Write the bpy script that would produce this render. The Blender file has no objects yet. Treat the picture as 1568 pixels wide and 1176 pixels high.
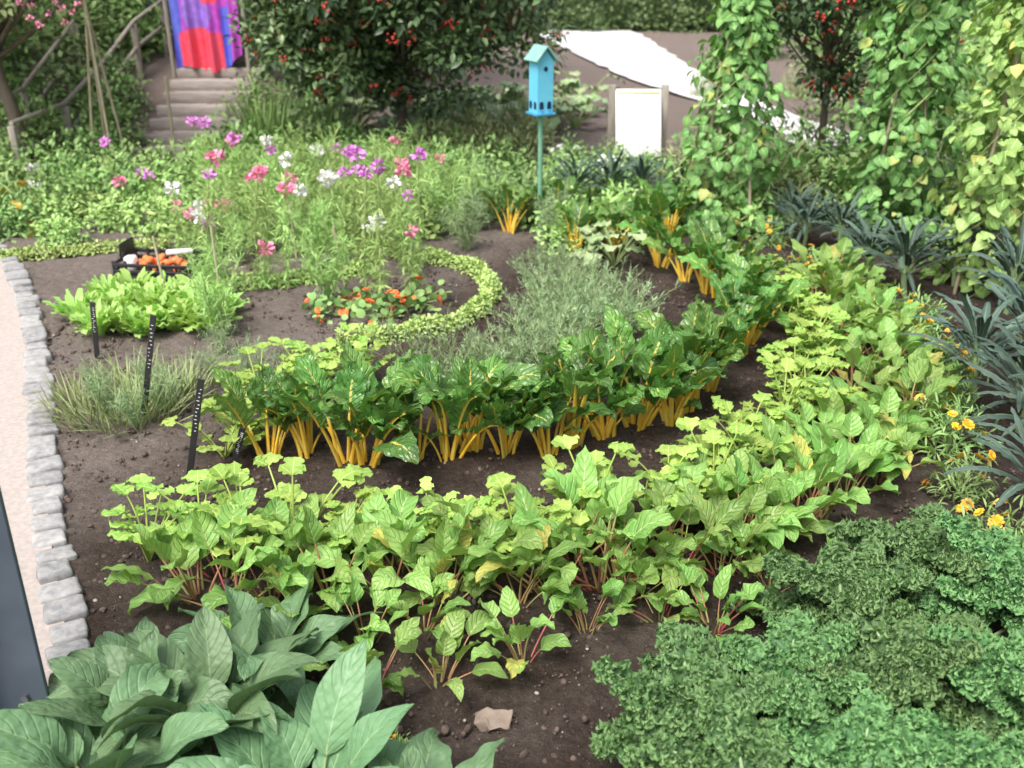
import bpy, math, random, bmesh
import numpy as np
from mathutils import Vector, noise as mnoise
rng=np.random.default_rng(11); random.seed(11)
scene=bpy.context.scene
PITCH=math.radians(24.1); FPX=1539.0; CH=1.7
cp,sp=math.cos(PITCH),math.sin(PITCH)
def sm(x): x=np.clip(x,0,1); return x*x*(3-2*x)
def hz(x,y):
    m=sm((-x-1.7)/0.8)
    return float(m*(np.clip(.35*(y-8.4),0,.56)+np.clip(.08*(y-10),0,.8)))
def ray(u,v):
    a=(u-784)/FPX; b=-(v-588)/FPX
    return a, cp+b*sp, -sp+b*cp
def G(u,v):
    a,dy,dz=ray(u,v); z=0
    for i in range(8):
        t=(z-CH)/dz; z=.5*z+.5*hz(a*t,dy*t)
    return (a*t,dy*t)
def AT(u,v,y):
    a,dy,dz=ray(u,v); t=y/dy
    return (a*t,y,CH+dz*t)
U=lambda a,b: rng.uniform(a,b)
# ---------------------------------------------------------------- mesh builder
class MB:
    def __init__(s): s.V=[];s.F=[];s.M=[];s.A=[];s.n=0
    def add(s,V,F,mat=0,uv=None,tone=None):
        V=np.asarray(V,float).reshape(-1,3); F=np.asarray(F,int); k=len(V)
        A=np.ones((k,4)); A[:,:2]=uv if uv is not None else .5
        A[:,2]=tone if tone is not None else rng.random()
        s.V.append(V); s.F.append(F+s.n); s.M.append(np.full(len(F),mat) if np.isscalar(mat) else np.asarray(mat)); s.A.append(A); s.n+=k
    def mesh(s,name,mats,smooth=True):
        me=bpy.data.meshes.new(name); V=np.concatenate(s.V); A=np.concatenate(s.A)
        loops=np.concatenate([f.ravel() for f in s.F]); sizes=np.concatenate([np.full(len(f),f.shape[1]) for f in s.F])
        st=np.concatenate([[0],np.cumsum(sizes)[:-1]]); M=np.concatenate(s.M)
        me.vertices.add(len(V)); me.vertices.foreach_set('co',V.ravel().astype(np.float32))
        me.loops.add(len(loops)); me.loops.foreach_set('vertex_index',loops.astype(np.int32))
        me.polygons.add(len(sizes)); me.polygons.foreach_set('loop_start',st.astype(np.int32))
        for m in mats: me.materials.append(m)
        me.polygons.foreach_set('material_index',M.astype(np.int32))
        me.polygons.foreach_set('use_smooth',np.full(len(sizes),smooth))
        me.update(calc_edges=True)
        at=me.attributes.new('lf','FLOAT_COLOR','POINT'); at.data.foreach_set('color',A.ravel().astype(np.float32))
        return me
    def obj(s,name,mats,smooth=True,loc=(0,0,0),parent=None):
        me=s.mesh(name,mats,smooth); return put(name,me,loc,parent=parent)
def put(name,me,loc=(0,0,0),rot=(0,0,0),sc=1,parent=None):
    o=bpy.data.objects.new(name,me); o.location=loc; o.rotation_euler=rot
    o.scale=(sc,sc,sc) if np.isscalar(sc) else sc
    scene.collection.objects.link(o)
    if parent: o.parent=parent
    return o
def empty(name,loc=(0,0,0)):
    return put(name,None,loc)
# ---------------------------------------------------------------- curve/leaf
class C: pass
def curve(base,az,elev,L,droop,n,p=1.4,twist=0,azw=0):
    s=np.linspace(0,1,n+1); e=elev-droop*s**p; a=az+azw*s
    T=np.stack([np.cos(e)*np.cos(a),np.cos(e)*np.sin(a),np.sin(e)],1)
    d=(T[1:]+T[:-1])/2*L/n
    P=np.asarray(base,float)+np.concatenate([np.zeros((1,3)),np.cumsum(d,0)])
    S=np.stack([-np.sin(a),np.cos(a),0*a],1); N=np.cross(T,S)
    if twist:
        c,q=np.cos(twist*s)[:,None],np.sin(twist*s)[:,None]; S,N=S*c+N*q,N*c-S*q
    r=C(); r.P,r.T,r.S,r.N=P,T,S,N; return r
SH={'ovate':lambda t:np.sin(np.pi*np.clip(t,0,1)**.75)**.8,
 'lance':lambda t:np.sin(np.pi*t**.8)**1.0,
 'heart':lambda t:np.sin(np.pi*np.clip(t,0,1)**.55)**.7,
 'beet':lambda t:np.sin(np.pi*np.clip(t,0,1)**.68)**.8,
 'strap':lambda t:np.sin(np.pi*np.clip(t,0,1)**.9)**.45,
 'round':lambda t:np.sin(np.pi*t)**.5,
 'wedge':lambda t:np.sin(np.pi*np.clip(t,0,1)**1.5)**.7*(.62+.38*np.abs(np.cos(np.pi*2.5*t))),
 'petal':lambda t:np.sin(np.pi*np.clip(t,0,.93)**1.5)**.8}
def blade(mb,c,W,shape,nw=3,fold=.2,ruf=0,rk=3,mat=0,blis=0,tone=None,curl=0):
    n=len(c.P); t=np.linspace(0,1,n); w=np.maximum(SH[shape](t),.01)*W/2
    s=np.linspace(-1,1,2*nw+1); ph=U(0,6.28); ph2=U(0,6.28)
    tt=t[:,None]; ss=s[None]
    X=ss*w[:,None]
    Z=fold*np.abs(X)+ruf*W*ss**2*np.sin(6.283*rk*tt+ph+(ss>0)*ph2)-curl*W*ss**4*(w[:,None]/(W/2))
    if ruf: X=X+ .25*ruf*W*ss**3*np.cos(6.283*rk*1.7*tt+ph2)
    if blis: Z=Z+blis*W*np.sin(26*tt+3*ss+ph)*np.cos(8*ss+5*tt)*(1-ss**4)
    V=c.P[:,None]+c.S[:,None]*X[...,None]+c.N[:,None]*Z[...,None]
    m=2*nw+1; i=np.arange(n-1)[:,None]*m+np.arange(m-1)[None]
    F=np.stack([i,i+m,i+m+1,i+1],-1).reshape(-1,4)
    uv=np.stack([np.broadcast_to((ss+1)/2,X.shape),np.broadcast_to(tt,X.shape)],-1).reshape(-1,2)
    mb.add(V.reshape(-1,3),F,mat,uv,tone)
def tube(mb,P,rad,mat=0,m=6,tone=None,cap=False,flat=1.0):
    P=np.asarray(P,float); n=len(P); rad=np.broadcast_to(rad,(n,)) if np.ndim(rad)<1 or len(np.atleast_1d(rad))==n else np.linspace(rad[0],rad[1],n)
    T=np.gradient(P,axis=0); T/=np.linalg.norm(T,axis=1,keepdims=True)+1e-9
    ref=np.array([1.,0,0]) if np.abs(T[:,2]).mean()>.7 else np.array([0,0,1.])
    S=np.cross(T,ref); S/=np.linalg.norm(S,axis=1,keepdims=True)+1e-9; N=np.cross(S,T)
    a=np.linspace(0,2*np.pi,m,endpoint=False)
    V=P[:,None]+rad[:,None,None]*(np.cos(a)[None,:,None]*S[:,None]+flat*np.sin(a)[None,:,None]*N[:,None])
    i=np.arange(n-1)[:,None]*m; j=np.arange(m)[None]
    F=np.stack([i+j,i+(j+1)%m,i+m+(j+1)%m,i+m+j],-1).reshape(-1,4)
    uv=np.stack([np.tile(np.arange(m)/m,n),np.repeat(np.linspace(0,1,n),m)],1)
    mb.add(V.reshape(-1,3),F,mat,uv,tone)
    if cap:
        mb.add(V[-1],np.array([list(range(m))]),mat,None,tone); mb.add(V[0],np.array([list(range(m))[::-1]]),mat,None,tone)
def tmpl(shape,W,nl=4,nw=1,fold=.25,droop=.7,elev=.2,ruf=0,rk=2,pet=0):
    b=MB(); c=curve((0,0,0),0,elev,1,droop,nl); blade(b,c,W,shape,nw,fold,ruf,rk)
    t=C(); t.V=np.concatenate(b.V); t.F=np.concatenate(b.F); t.uv=b.A[0][:,:2]; return t
def frames(T,Nh):
    T=T/(np.linalg.norm(T,axis=1,keepdims=True)+1e-9); S=np.cross(Nh,T); S/=np.linalg.norm(S,axis=1,keepdims=True)+1e-9
    return np.stack([T,S,np.cross(T,S)],2)
def bake(mb,tm,pos,R,sc,mat=0,tone=None):
    n=len(pos); k=len(tm.V); sc=np.broadcast_to(sc,(n,))
    V=np.einsum('nij,kj->nki',R,tm.V)*sc[:,None,None]+pos[:,None]
    F=(tm.F[None]+(np.arange(n)*k)[:,None,None]).reshape(-1,tm.F.shape[1])
    tone=rng.random(n) if tone is None else tone
    mb.add(V.reshape(-1,3),F,mat,np.tile(tm.uv,(n,1)),np.repeat(tone,k))
def rdir(n):
    v=rng.normal(size=(n,3)); return v/np.linalg.norm(v,axis=1,keepdims=True)
def leafcloud(mb,tm,pos,out,size,mat=0,down=0.,up=.8,tone=None,jit=.7):
    n=len(pos); T=out*.6+rdir(n)*jit; T[:,2]-=down
    Nh=out*.6+rdir(n)*.4; Nh[:,2]+=up
    bake(mb,tm,pos,frames(T,Nh),size*rng.uniform(.65,1.3,n),mat,tone)
def ico(sub=1):
    bm=bmesh.new(); bmesh.ops.create_icosphere(bm,subdivisions=sub,radius=1); t=C()
    t.V=np.array([v.co[:] for v in bm.verts]); t.F=np.array([[v.index for v in f.verts] for f in bm.faces]); t.uv=np.full((len(t.V),2),.5); bm.free(); return t
def rbox(p=6,cuts=3):
    bm=bmesh.new(); bmesh.ops.create_cube(bm,size=2); bmesh.ops.subdivide_edges(bm,edges=bm.edges[:],cuts=cuts,use_grid_fill=True)
    bm.verts.index_update(); t=C(); V=np.array([v.co[:] for v in bm.verts])
    V=np.sign(V)*(1-(1-np.abs(V))**1.6)
    V/= (np.abs(V)**p).sum(1,keepdims=True)**(1/p)
    t.V=V; t.F=np.array([[v.index for v in f.verts] for f in bm.faces]); t.uv=np.full((len(V),2),.5); bm.free(); return t
def box(mb,c,size,mat=0,rz=0,bev=.004,R=None):
    bm=bmesh.new(); bmesh.ops.create_cube(bm,size=1)
    for v in bm.verts: v.co=Vector((v.co.x*size[0],v.co.y*size[1],v.co.z*size[2]))
    if bev: bmesh.ops.bevel(bm,geom=bm.edges[:],offset=bev,segments=1,affect='EDGES')
    bm.verts.index_update()
    V=np.array([v.co[:] for v in bm.verts]); 
    if R is None:
        cc,s_=math.cos(rz),math.sin(rz); R=np.array([[cc,-s_,0],[s_,cc,0],[0,0,1]])
    V=V@R.T+np.array(c); r=rng.random()
    for k in (3,4,5,6,7,8):
        F=[[v.index for v in f.verts] for f in bm.faces if len(f.verts)==k]
        if F: mb.add(V,np.array(F),mat,None,r)
    bm.free()
# ---------------------------------------------------------------- materials
def newmat(name):
    m=bpy.data.materials.new(name); m.use_nodes=True; nt=m.node_tree; nt.nodes.clear()
    return m,nt,nt.nodes,nt.links
def math_(nt,op,a,b=None,clamp=False):
    n=nt.nodes.new('ShaderNodeMath'); n.operation=op; n.use_clamp=clamp
    for i,x in enumerate((a,b)):
        if x is None: continue
        if isinstance(x,(int,float)): n.inputs[i].default_value=x
        else: nt.links.new(x,n.inputs[i])
    return n.outputs[0]
def mixc(nt,f,a,b):
    n=nt.nodes.new('ShaderNodeMix'); n.data_type='RGBA'
    for i,x in ((0,f),(6,a),(7,b)):
        if isinstance(x,(int,float)): n.inputs[i].default_value=x
        elif isinstance(x,tuple): n.inputs[i].default_value=(*x,1)
        else: nt.links.new(x,n.inputs[i])
    return n.outputs[2]
def noise(nt,scale,detail=3,coord=None,rough=.55):
    n=nt.nodes.new('ShaderNodeTexNoise'); n.inputs['Scale'].default_value=scale; n.inputs['Detail'].default_value=detail; n.inputs['Roughness'].default_value=rough
    if coord is None:
        g=nt.nodes.new('ShaderNodeNewGeometry'); coord=g.outputs['Position']
    nt.links.new(coord,n.inputs['Vector']); return n.outputs['Fac']
def leafmat(name,c1,c2,rib=None,ribw=.06,veins=9,vstr=.35,rough=.45,trans=.0,bump=.3,edge=None,old=None,spec=.35,nsc=14,vb=.4,bsc=60):
    m,nt,N,L=newmat(name)
    at=N.new('ShaderNodeAttribute'); at.attribute_name='lf'; sx=N.new('ShaderNodeSeparateXYZ'); L.new(at.outputs['Vector'],sx.inputs[0])
    x,y,r=sx.outputs
    oi=N.new('ShaderNodeObjectInfo')
    if veins or bump:
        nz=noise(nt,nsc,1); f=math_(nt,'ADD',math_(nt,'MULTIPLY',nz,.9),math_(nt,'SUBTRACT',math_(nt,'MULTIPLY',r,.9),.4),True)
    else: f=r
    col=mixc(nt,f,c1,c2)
    if old: 
        of=math_(nt,'MULTIPLY',math_(nt,'GREATER_THAN',r,.95),.75); col=mixc(nt,of,col,old)
    if edge: col=mixc(nt,math_(nt,'POWER',y,1.8),col,edge)
    d=math_(nt,'ABSOLUTE',math_(nt,'SUBTRACT',math_(nt,'MULTIPLY',x,2),1))
    if veins:
        q=math_(nt,'SUBTRACT',y,math_(nt,'MULTIPLY',d,.3))
        w=math_(nt,'POWER',math_(nt,'ABSOLUTE',math_(nt,'COSINE',math_(nt,'MULTIPLY',q,veins*3.14159))),20)
        ribm=math_(nt,'LESS_THAN',math_(nt,'ADD',d,math_(nt,'MULTIPLY',y,ribw*.8)),ribw)
        rc=rib if rib else tuple(min(1,v*1.9+.03) for v in c2)
        col=mixc(nt,math_(nt,'MULTIPLY',w,vstr),col,rc); col=mixc(nt,ribm,col,rc)
    hs=N.new('ShaderNodeHueSaturation'); L.new(col,hs.inputs['Color'])
    L.new(math_(nt,'ADD',math_(nt,'MULTIPLY',oi.outputs['Random'],.4),.78),hs.inputs['Value'])
    L.new(math_(nt,'ADD',math_(nt,'MULTIPLY',oi.outputs['Random'],.03),.488),hs.inputs['Hue'])
    hs.inputs['Saturation'].default_value=.95
    col=hs.outputs[0]
    p=N.new('ShaderNodeBsdfPrincipled'); L.new(col,p.inputs['Base Color']); p.inputs['Roughness'].default_value=rough; p.inputs['Specular IOR Level'].default_value=spec
    if bump:
        h=noise(nt,bsc,1)
        if veins: h=math_(nt,'ADD',math_(nt,'MULTIPLY',h,.7),math_(nt,'MULTIPLY',w,-vb))
        b=N.new('ShaderNodeBump'); b.inputs['Strength'].default_value=bump; b.inputs['Distance'].default_value=.01; L.new(h,b.inputs['Height']); L.new(b.outputs[0],p.inputs['Normal'])
    o=N.new('ShaderNodeOutputMaterial')
    if trans:
        tr=N.new('ShaderNodeBsdfTranslucent'); L.new(mixc(nt,.35,col,(c2[0]*2.2,c2[1]*2.0,c2[2]*.7)),tr.inputs[0])
        mx=N.new('ShaderNodeMixShader'); mx.inputs[0].default_value=trans; L.new(p.outputs[0],mx.inputs[1]); L.new(tr.outputs[0],mx.inputs[2]); L.new(mx.outputs[0],o.inputs[0])
    else: L.new(p.outputs[0],o.inputs[0])
    return m
def simple(name,c1,c2=None,scale=20,rough=.6,bump=.2,bd=.01,stretch=None,trans=0,spec=.4,metal=0,det=3):
    m,nt,N,L=newmat(name); c2=c2 or tuple(v*.75 for v in c1)
    tc=N.new('ShaderNodeTexCoord'); mp=N.new('ShaderNodeMapping'); L.new(tc.outputs['Object'],mp.inputs[0])
    if stretch: mp.inputs['Scale'].default_value=stretch
    nz=noise(nt,scale,det,mp.outputs[0]); 
    at=N.new('ShaderNodeAttribute'); at.attribute_name='lf'; sx=N.new('ShaderNodeSeparateXYZ'); L.new(at.outputs['Vector'],sx.inputs[0])
    f=math_(nt,'ADD',math_(nt,'MULTIPLY',math_(nt,'SUBTRACT',nz,.5),2.2),math_(nt,'ADD',math_(nt,'MULTIPLY',sx.outputs[2],.5),.25),True)
    col=mixc(nt,f,c1,c2)
    p=N.new('ShaderNodeBsdfPrincipled'); L.new(col,p.inputs['Base Color']); p.inputs['Roughness'].default_value=rough; p.inputs['Specular IOR Level'].default_value=spec; p.inputs['Metallic'].default_value=metal
    if bump:
        b=N.new('ShaderNodeBump'); b.inputs['Strength'].default_value=bump; b.inputs['Distance'].default_value=bd; L.new(nz,b.inputs['Height']); L.new(b.outputs[0],p.inputs['Normal'])
    o=N.new('ShaderNodeOutputMaterial'); L.new(p.outputs[0],o.inputs[0]); return m
def stemmat(n,c1,c2): return simple(n,c1,c2,bump=0,det=0,scale=8,rough=.4)
M_chard=leafmat('chard_leaf',(.055,.165,.03),(.17,.37,.06),rib=(.56,.58,.14),ribw=.10,veins=8,vstr=.28,rough=.30,trans=.2,bump=1.0,spec=.55,bsc=45)
M_chardstem=simple('chard_stem',(.92,.56,.05),(.90,.70,.14),rough=.35,scale=15,bump=0,det=0)
M_beet=leafmat('beet_leaf',(.15,.32,.055),(.36,.56,.13),rib=(.50,.62,.26),ribw=.06,veins=6,vstr=.12,rough=.38,trans=.25,bump=.7,old=(.60,.50,.10),bsc=45)
M_beetstem=stemmat('beet_stem',(.42,.48,.16),(.50,.10,.12))
M_cel=leafmat('celery_leaf',(.23,.42,.06),(.44,.60,.12),veins=5,vstr=.15,rough=.5,trans=.22,bump=.3)
M_celstem=stemmat('celery_stem',(.35,.48,.10),(.45,.55,.15))
M_com=leafmat('comfrey_leaf',(.10,.205,.09),(.165,.29,.13),rib=(.26,.39,.19),ribw=.035,veins=7,vstr=.06,rough=.45,trans=.12,bump=1.0,nsc=5,vb=.12,bsc=38)
M_comstem=stemmat('comfrey_stem',(.30,.42,.2),(.25,.34,.14))
M_kale=leafmat('kale_leaf',(.04,.115,.035),(.095,.22,.06),veins=0,rough=.5,trans=.10,edge=(.21,.38,.12),bump=0)
M_kalestem=stemmat('kale_stem',(.30,.42,.20),(.35,.48,.24))
M_nero=leafmat('cavolo_leaf',(.045,.09,.07),(.11,.18,.13),rib=(.24,.32,.22),ribw=.14,veins=14,vstr=.12,rough=.5,bump=.6)
M_lett=leafmat('lettuce_leaf',(.32,.56,.10),(.48,.70,.20),veins=0,rough=.5,trans=.25,bump=0)
M_bean=leafmat('bean_leaf',(.10,.24,.055),(.25,.43,.12),veins=4,vstr=.12,rough=.5,trans=.15,old=(.45,.42,.1),bump=.2)
M_bean2=leafmat('bean_leaf_pale',(.20,.33,.07),(.40,.51,.15),veins=4,vstr=.12,rough=.5,trans=.15,old=(.5,.42,.12),bump=.2)
M_holly=leafmat('holly_leaf',(.05,.11,.04),(.19,.31,.11),veins=0,rough=.35,bump=0,spec=.5)
M_green=leafmat('foliage_mid',(.13,.25,.06),(.31,.47,.14),veins=0,rough=.5,bump=0)
M_bright=leafmat('foliage_bright',(.24,.41,.09),(.43,.60,.18),veins=0,rough=.5,bump=0)
M_dark=leafmat('foliage_dark',(.08,.15,.05),(.20,.30,.10),veins=0,rough=.5,bump=0)
M_olive=leafmat('foliage_olive',(.20,.26,.09),(.40,.46,.19),veins=0,rough=.6,bump=0)
M_grey=leafmat('foliage_grey',(.17,.27,.12),(.36,.48,.23),veins=0,rough=.6,bump=0)
M_squash=leafmat('squash_leaf',(.24,.37,.14),(.44,.56,.28),veins=6,vstr=.15,rough=.55,bump=.3)
M_boxedge=leafmat('box_edging_leaf',(.33,.50,.10),(.55,.69,.23),veins=0,rough=.5,bump=0)
M_stem=stemmat('green_stem',(.28,.40,.14),(.40,.47,.19))
def petal(n,c): return simple(n,c,tuple(min(1,v*.8+.08) for v in c),rough=.5,scale=30,bump=0,det=0)
M_pink=petal('petal_pink',(.90,.28,.46)); M_mag=petal('petal_magenta',(.72,.24,.68)); M_white=petal('petal_white',(.90,.89,.86))
M_orange=petal('petal_orange',(.92,.20,.03)); M_yel=petal('petal_yellow',(.92,.50,.02)); M_red=simple('berry_red',(.62,.07,.05),rough=.3,bump=0,det=0)
M_bark=simple('bark',(.15,.12,.09),(.08,.065,.05),scale=18,stretch=(1,1,.25),bump=.8,rough=.9)
M_wood=simple('weathered_wood',(.42,.38,.33),(.26,.23,.19),scale=12,stretch=(6,6,.6),bump=.5,rough=.85)
M_bamboo=simple('bamboo',(.50,.44,.32),(.34,.29,.19),scale=10,rough=.6)
M_cobble=simple('granite',(.42,.41,.395),(.22,.22,.225),scale=38,bump=.7,bd=.006,rough=.85,det=5)
M_steel=simple('painted_steel',(.09,.115,.15),(.055,.075,.10),scale=7,bump=.1,rough=.5,spec=.5)
M_zinc=simple('galvanised_bolt',(.25,.26,.28),rough=.35,metal=.8)
M_black=simple('black_plastic',(.025,.025,.028),(.035,.035,.035),rough=.4)
M_cblue=simple('birdhouse_paint_blue',(.18,.62,.84),(.13,.54,.78),rough=.5,scale=9,bump=.1)
M_cblue2=simple('birdhouse_paint_trim',(.08,.38,.66),rough=.5)
M_teal=simple('birdhouse_roof_paint',(.28,.50,.44),(.20,.40,.36),rough=.55)
M_polegr=simple('pole_paint_green',(.20,.42,.28),(.15,.32,.22),rough=.55)
M_hole=simple('birdhouse_hole',(.01,.03,.09),rough=.9,bump=0)
M_panel=simple('sign_panel_white',(.88,.88,.86),(.84,.84,.81),rough=.3,bump=0)
M_panelh=simple('sign_panel_header',(.82,.80,.5),rough=.3,bump=0)
M_step=simple('step_timber',(.42,.37,.34),(.28,.24,.22),scale=14,stretch=(.5,4,4),bump=.4,rough=.9)
def groundmat():
    m,nt,N,L=newmat('garden_soil')
    at=N.new('ShaderNodeAttribute'); at.attribute_name='lf'; sx=N.new('ShaderNodeSeparateXYZ'); L.new(at.outputs['Vector'],sx.inputs[0])
    n1=noise(nt,2.6,4); n2=noise(nt,34,6,rough=.8); n3=noise(nt,150,2)
    n2=math_(nt,'ADD',math_(nt,'MULTIPLY',math_(nt,'SUBTRACT',n2,.5),1.9),.5,True)
    dark=mixc(nt,n2,(.024,.017,.013),(.165,.120,.095)); dry=mixc(nt,n2,(.16,.12,.10),(.50,.425,.375))
    f=math_(nt,'ADD',sx.outputs[0],math_(nt,'MULTIPLY',math_(nt,'SUBTRACT',n1,.5),1.2),True)
    col=mixc(nt,f,dark,dry)
    col=mixc(nt,sx.outputs[1],col,mixc(nt,n2,(.27,.21,.185),(.38,.31,.275)))
    spk=math_(nt,'MULTIPLY',math_(nt,'GREATER_THAN',n3,.67),.4); col=mixc(nt,spk,col,(.40,.35,.31))
    p=N.new('ShaderNodeBsdfPrincipled'); L.new(col,p.inputs['Base Color']); p.inputs['Roughness'].default_value=.95; p.inputs['Specular IOR Level'].default_value=.15
    b=N.new('ShaderNodeBump'); b.inputs['Strength'].default_value=1.0; b.inputs['Distance'].default_value=.03
    L.new(n2,b.inputs['Height']); L.new(b.outputs[0],p.inputs['Normal'])
    o=N.new('ShaderNodeOutputMaterial'); L.new(p.outputs[0],o.inputs[0]); return m
M_soil=groundmat()
M_path=simple('path_gravel',(.47,.41,.375),(.36,.31,.28),scale=60,bump=.4,bd=.004,rough=.95)
M_wpath=simple('pale_path_gravel',(.76,.74,.74),(.60,.57,.57),scale=4,bump=.2,rough=.9)
M_clod=simple('soil_clod',(.15,.11,.09),(.06,.043,.035),scale=60,bump=.6,rough=.95)
M_peb=simple('pebble',(.42,.37,.32),(.26,.23,.20),scale=40,rough=.8)
# ---------------------------------------------------------------- ground
EDGEPX=[(-420,318),(-200,335),(-60,358),(0,386),(28,425),(46,480),(56,540),(61,600),(64,660),(68,720),(74,780),(80,840),(90,900),(100,960),(112,1020),(126,1090),(150,1176)]
edge=np.array([G(*p) for p in EDGEPX]); edge=np.vstack([edge,edge[-1]+(edge[-1]-edge[-2])*6])
def dense(P,step):
    P=np.asarray(P,float); out=[]
    Q=np.vstack([2*P[0]-P[1],P,2*P[-1]-P[-2]])
    for i in range(1,len(Q)-2):
        for t in np.linspace(0,1,12,endpoint=False):
            a,b,c,d=Q[i-1:i+3]; out.append(.5*((2*b)+(-a+c)*t+(2*a-5*b+4*c-d)*t*t+(-a+3*b-3*c+d)*t**3))
    out.append(P[-1]); out=np.array(out); s=np.concatenate([[0],np.cumsum(np.linalg.norm(np.diff(out,axis=0),axis=1))])
    k=max(2,int(s[-1]/step)); q=np.linspace(0,s[-1],k+1)
    return np.stack([np.interp(q,s,out[:,j]) for j in range(out.shape[1])],1)
edge=dense(edge,.1)
def inpoly(p,poly):
    x,y=p; c=False; n=len(poly)
    for i in range(n):
        x1,y1=poly[i]; x2,y2=poly[(i+1)%n]
        if (y1>y)!=(y2>y) and x<(x2-x1)*(y-y1)/(y2-y1)+x1: c=not c
    return c
eo=np.argsort(edge[:,1]); ey,ex=edge[eo,1],edge[eo,0]
def onpath(x,y): return (x<np.interp(y,ey,ex)+.0) & (y<edge[:,1].max())
def farax(a,b,st,far,n): 
    g=np.geomspace(.3,far,n); return np.concatenate([a-g[::-1],np.arange(a,b,st),b+g])
xs=farax(-5,5,.035,300,22); ys=farax(.9,8.5,.035,400,28)
X,Y=np.meshgrid(xs,ys); Z=np.zeros_like(X); nx,ny=len(xs),len(ys)
pm=onpath(X,Y)
for j in range(ny):
    for i in range(nx):
        x,y=X[j,i],Y[j,i]; z=hz(x,y)
        if -6<x<6 and 0<y<12:
            k=0.12 if pm[j,i] else 1
            z+=k*(.018*mnoise.noise((x*9,y*9,1))+.016*mnoise.noise((x*3,y*3,4))+.016*mnoise.noise((x*22,y*22,2)))
            if pm[j,i]: z-=.006
        Z[j,i]=z
dryv=sm((-X-.75)*1.3+(Y-3.2)*.6)*sm((1.0-X)/.8); dryv=np.maximum(dryv,.10); farv=sm((Y-7.8)/1.0)
mb=MB(); i=np.arange(ny-1)[:,None]*nx+np.arange(nx-1)[None]
mb.add(np.stack([X,Y,Z],-1).reshape(-1,3),np.stack([i,i+1,i+nx+1,i+nx],-1).reshape(-1,4),0,np.stack([dryv.ravel(),farv.ravel()],1))
mb.obj('ground',[M_soil])
mb=MB(); n=len(edge); L_=edge.copy(); L_[:,0]-=7; 
V=np.concatenate([np.c_[edge,np.full(n,.012)],np.c_[L_,np.full(n,.012)]]); i=np.arange(n-1)
mb.add(V,np.stack([i,i+1,i+1+n,i+n],1)); mb.obj('gravel_path',[M_path])
RB=rbox(9,5); mb=MB()
st=dense(edge,.100)
for k in range(len(st)-1):
    p=(st[k]+st[k+1])/2; d=st[k+1]-st[k]; 
    if p[1]>12 or p[1]<-.5: continue
    a=math.atan2(d[1],d[0])+U(-.08,.08); s=np.array([.045*U(.82,1.02),.053*U(.82,1.12),.045])
    V=RB.V*s; V=V+np.array([[mnoise.noise((v[0]*30+k*9,v[1]*30,v[2]*30)) for v in V]]).T*np.array([.007,.007,.006])
    V[:,2]+=V[:,0]*U(-.1,.1)+V[:,1]*U(-.1,.1)
    cc,ss=math.cos(a),math.sin(a); V=V@np.array([[cc,ss,0],[-ss,cc,0],[0,0,1]])
    mb.add(V+np.array([p[0]+U(-.008,.008),p[1],-.018+U(-.007,.006)]),RB.F,0,None,rng.random())
mb.obj('cobblestone_edging',[M_cobble])
mb=MB()
Lp=[(800,40),(840,62),(935,112),(1050,152),(1170,200),(1250,238),(1400,290)]; Rp=[(960,44),(1010,72),(1070,112),(1175,163),(1290,205),(1400,228),(1568,260)]
A=dense([G(*p) for p in Lp],.3); B=dense([G(*p) for p in Rp],.3); k=50
A=A[np.linspace(0,len(A)-1,k).astype(int)]; B=B[np.linspace(0,len(B)-1,k).astype(int)]
A+=rng.normal(size=A.shape)*.03; B+=rng.normal(size=B.shape)*.03
i=np.arange(k-1); mb.add(np.concatenate([np.c_[A,np.full(k,.03)],np.c_[B,np.full(k,.03)]]),np.stack([i,i+k,i+1+k,i+1],1)); mb.obj('pale_gravel_path',[M_wpath])
IC=ico(1)
def clods(name,mat,n,smin,smax,xr,yr):
    mb=MB(); pos=np.c_[rng.uniform(*xr,n),rng.uniform(*yr,n),np.zeros(n)]
    keep=[not onpath(p[0]-.06,p[1]) for p in pos]; pos=pos[keep]; n=len(pos)
    sc=smin*(smax/smin)**(rng.random(n)**2.2)
    pos[:,2]=.0; T=rdir(n); T[:,2]*=.3
    R=frames(T,np.tile([0,0,1.],(n,1))+rdir(n)*.2)*rng.uniform(.5,1.1,(n,1,3))
    bake(mb,IC,pos,R,sc,0); mb.obj(name,[mat],smooth=True)
clods('soil_clods',M_clod,16000,.004,.016,(-2.2,2.6),(1.2,6))
clods('pebbles',M_peb,2200,.002,.009,(-2.2,2.2),(1.2,6))
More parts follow.
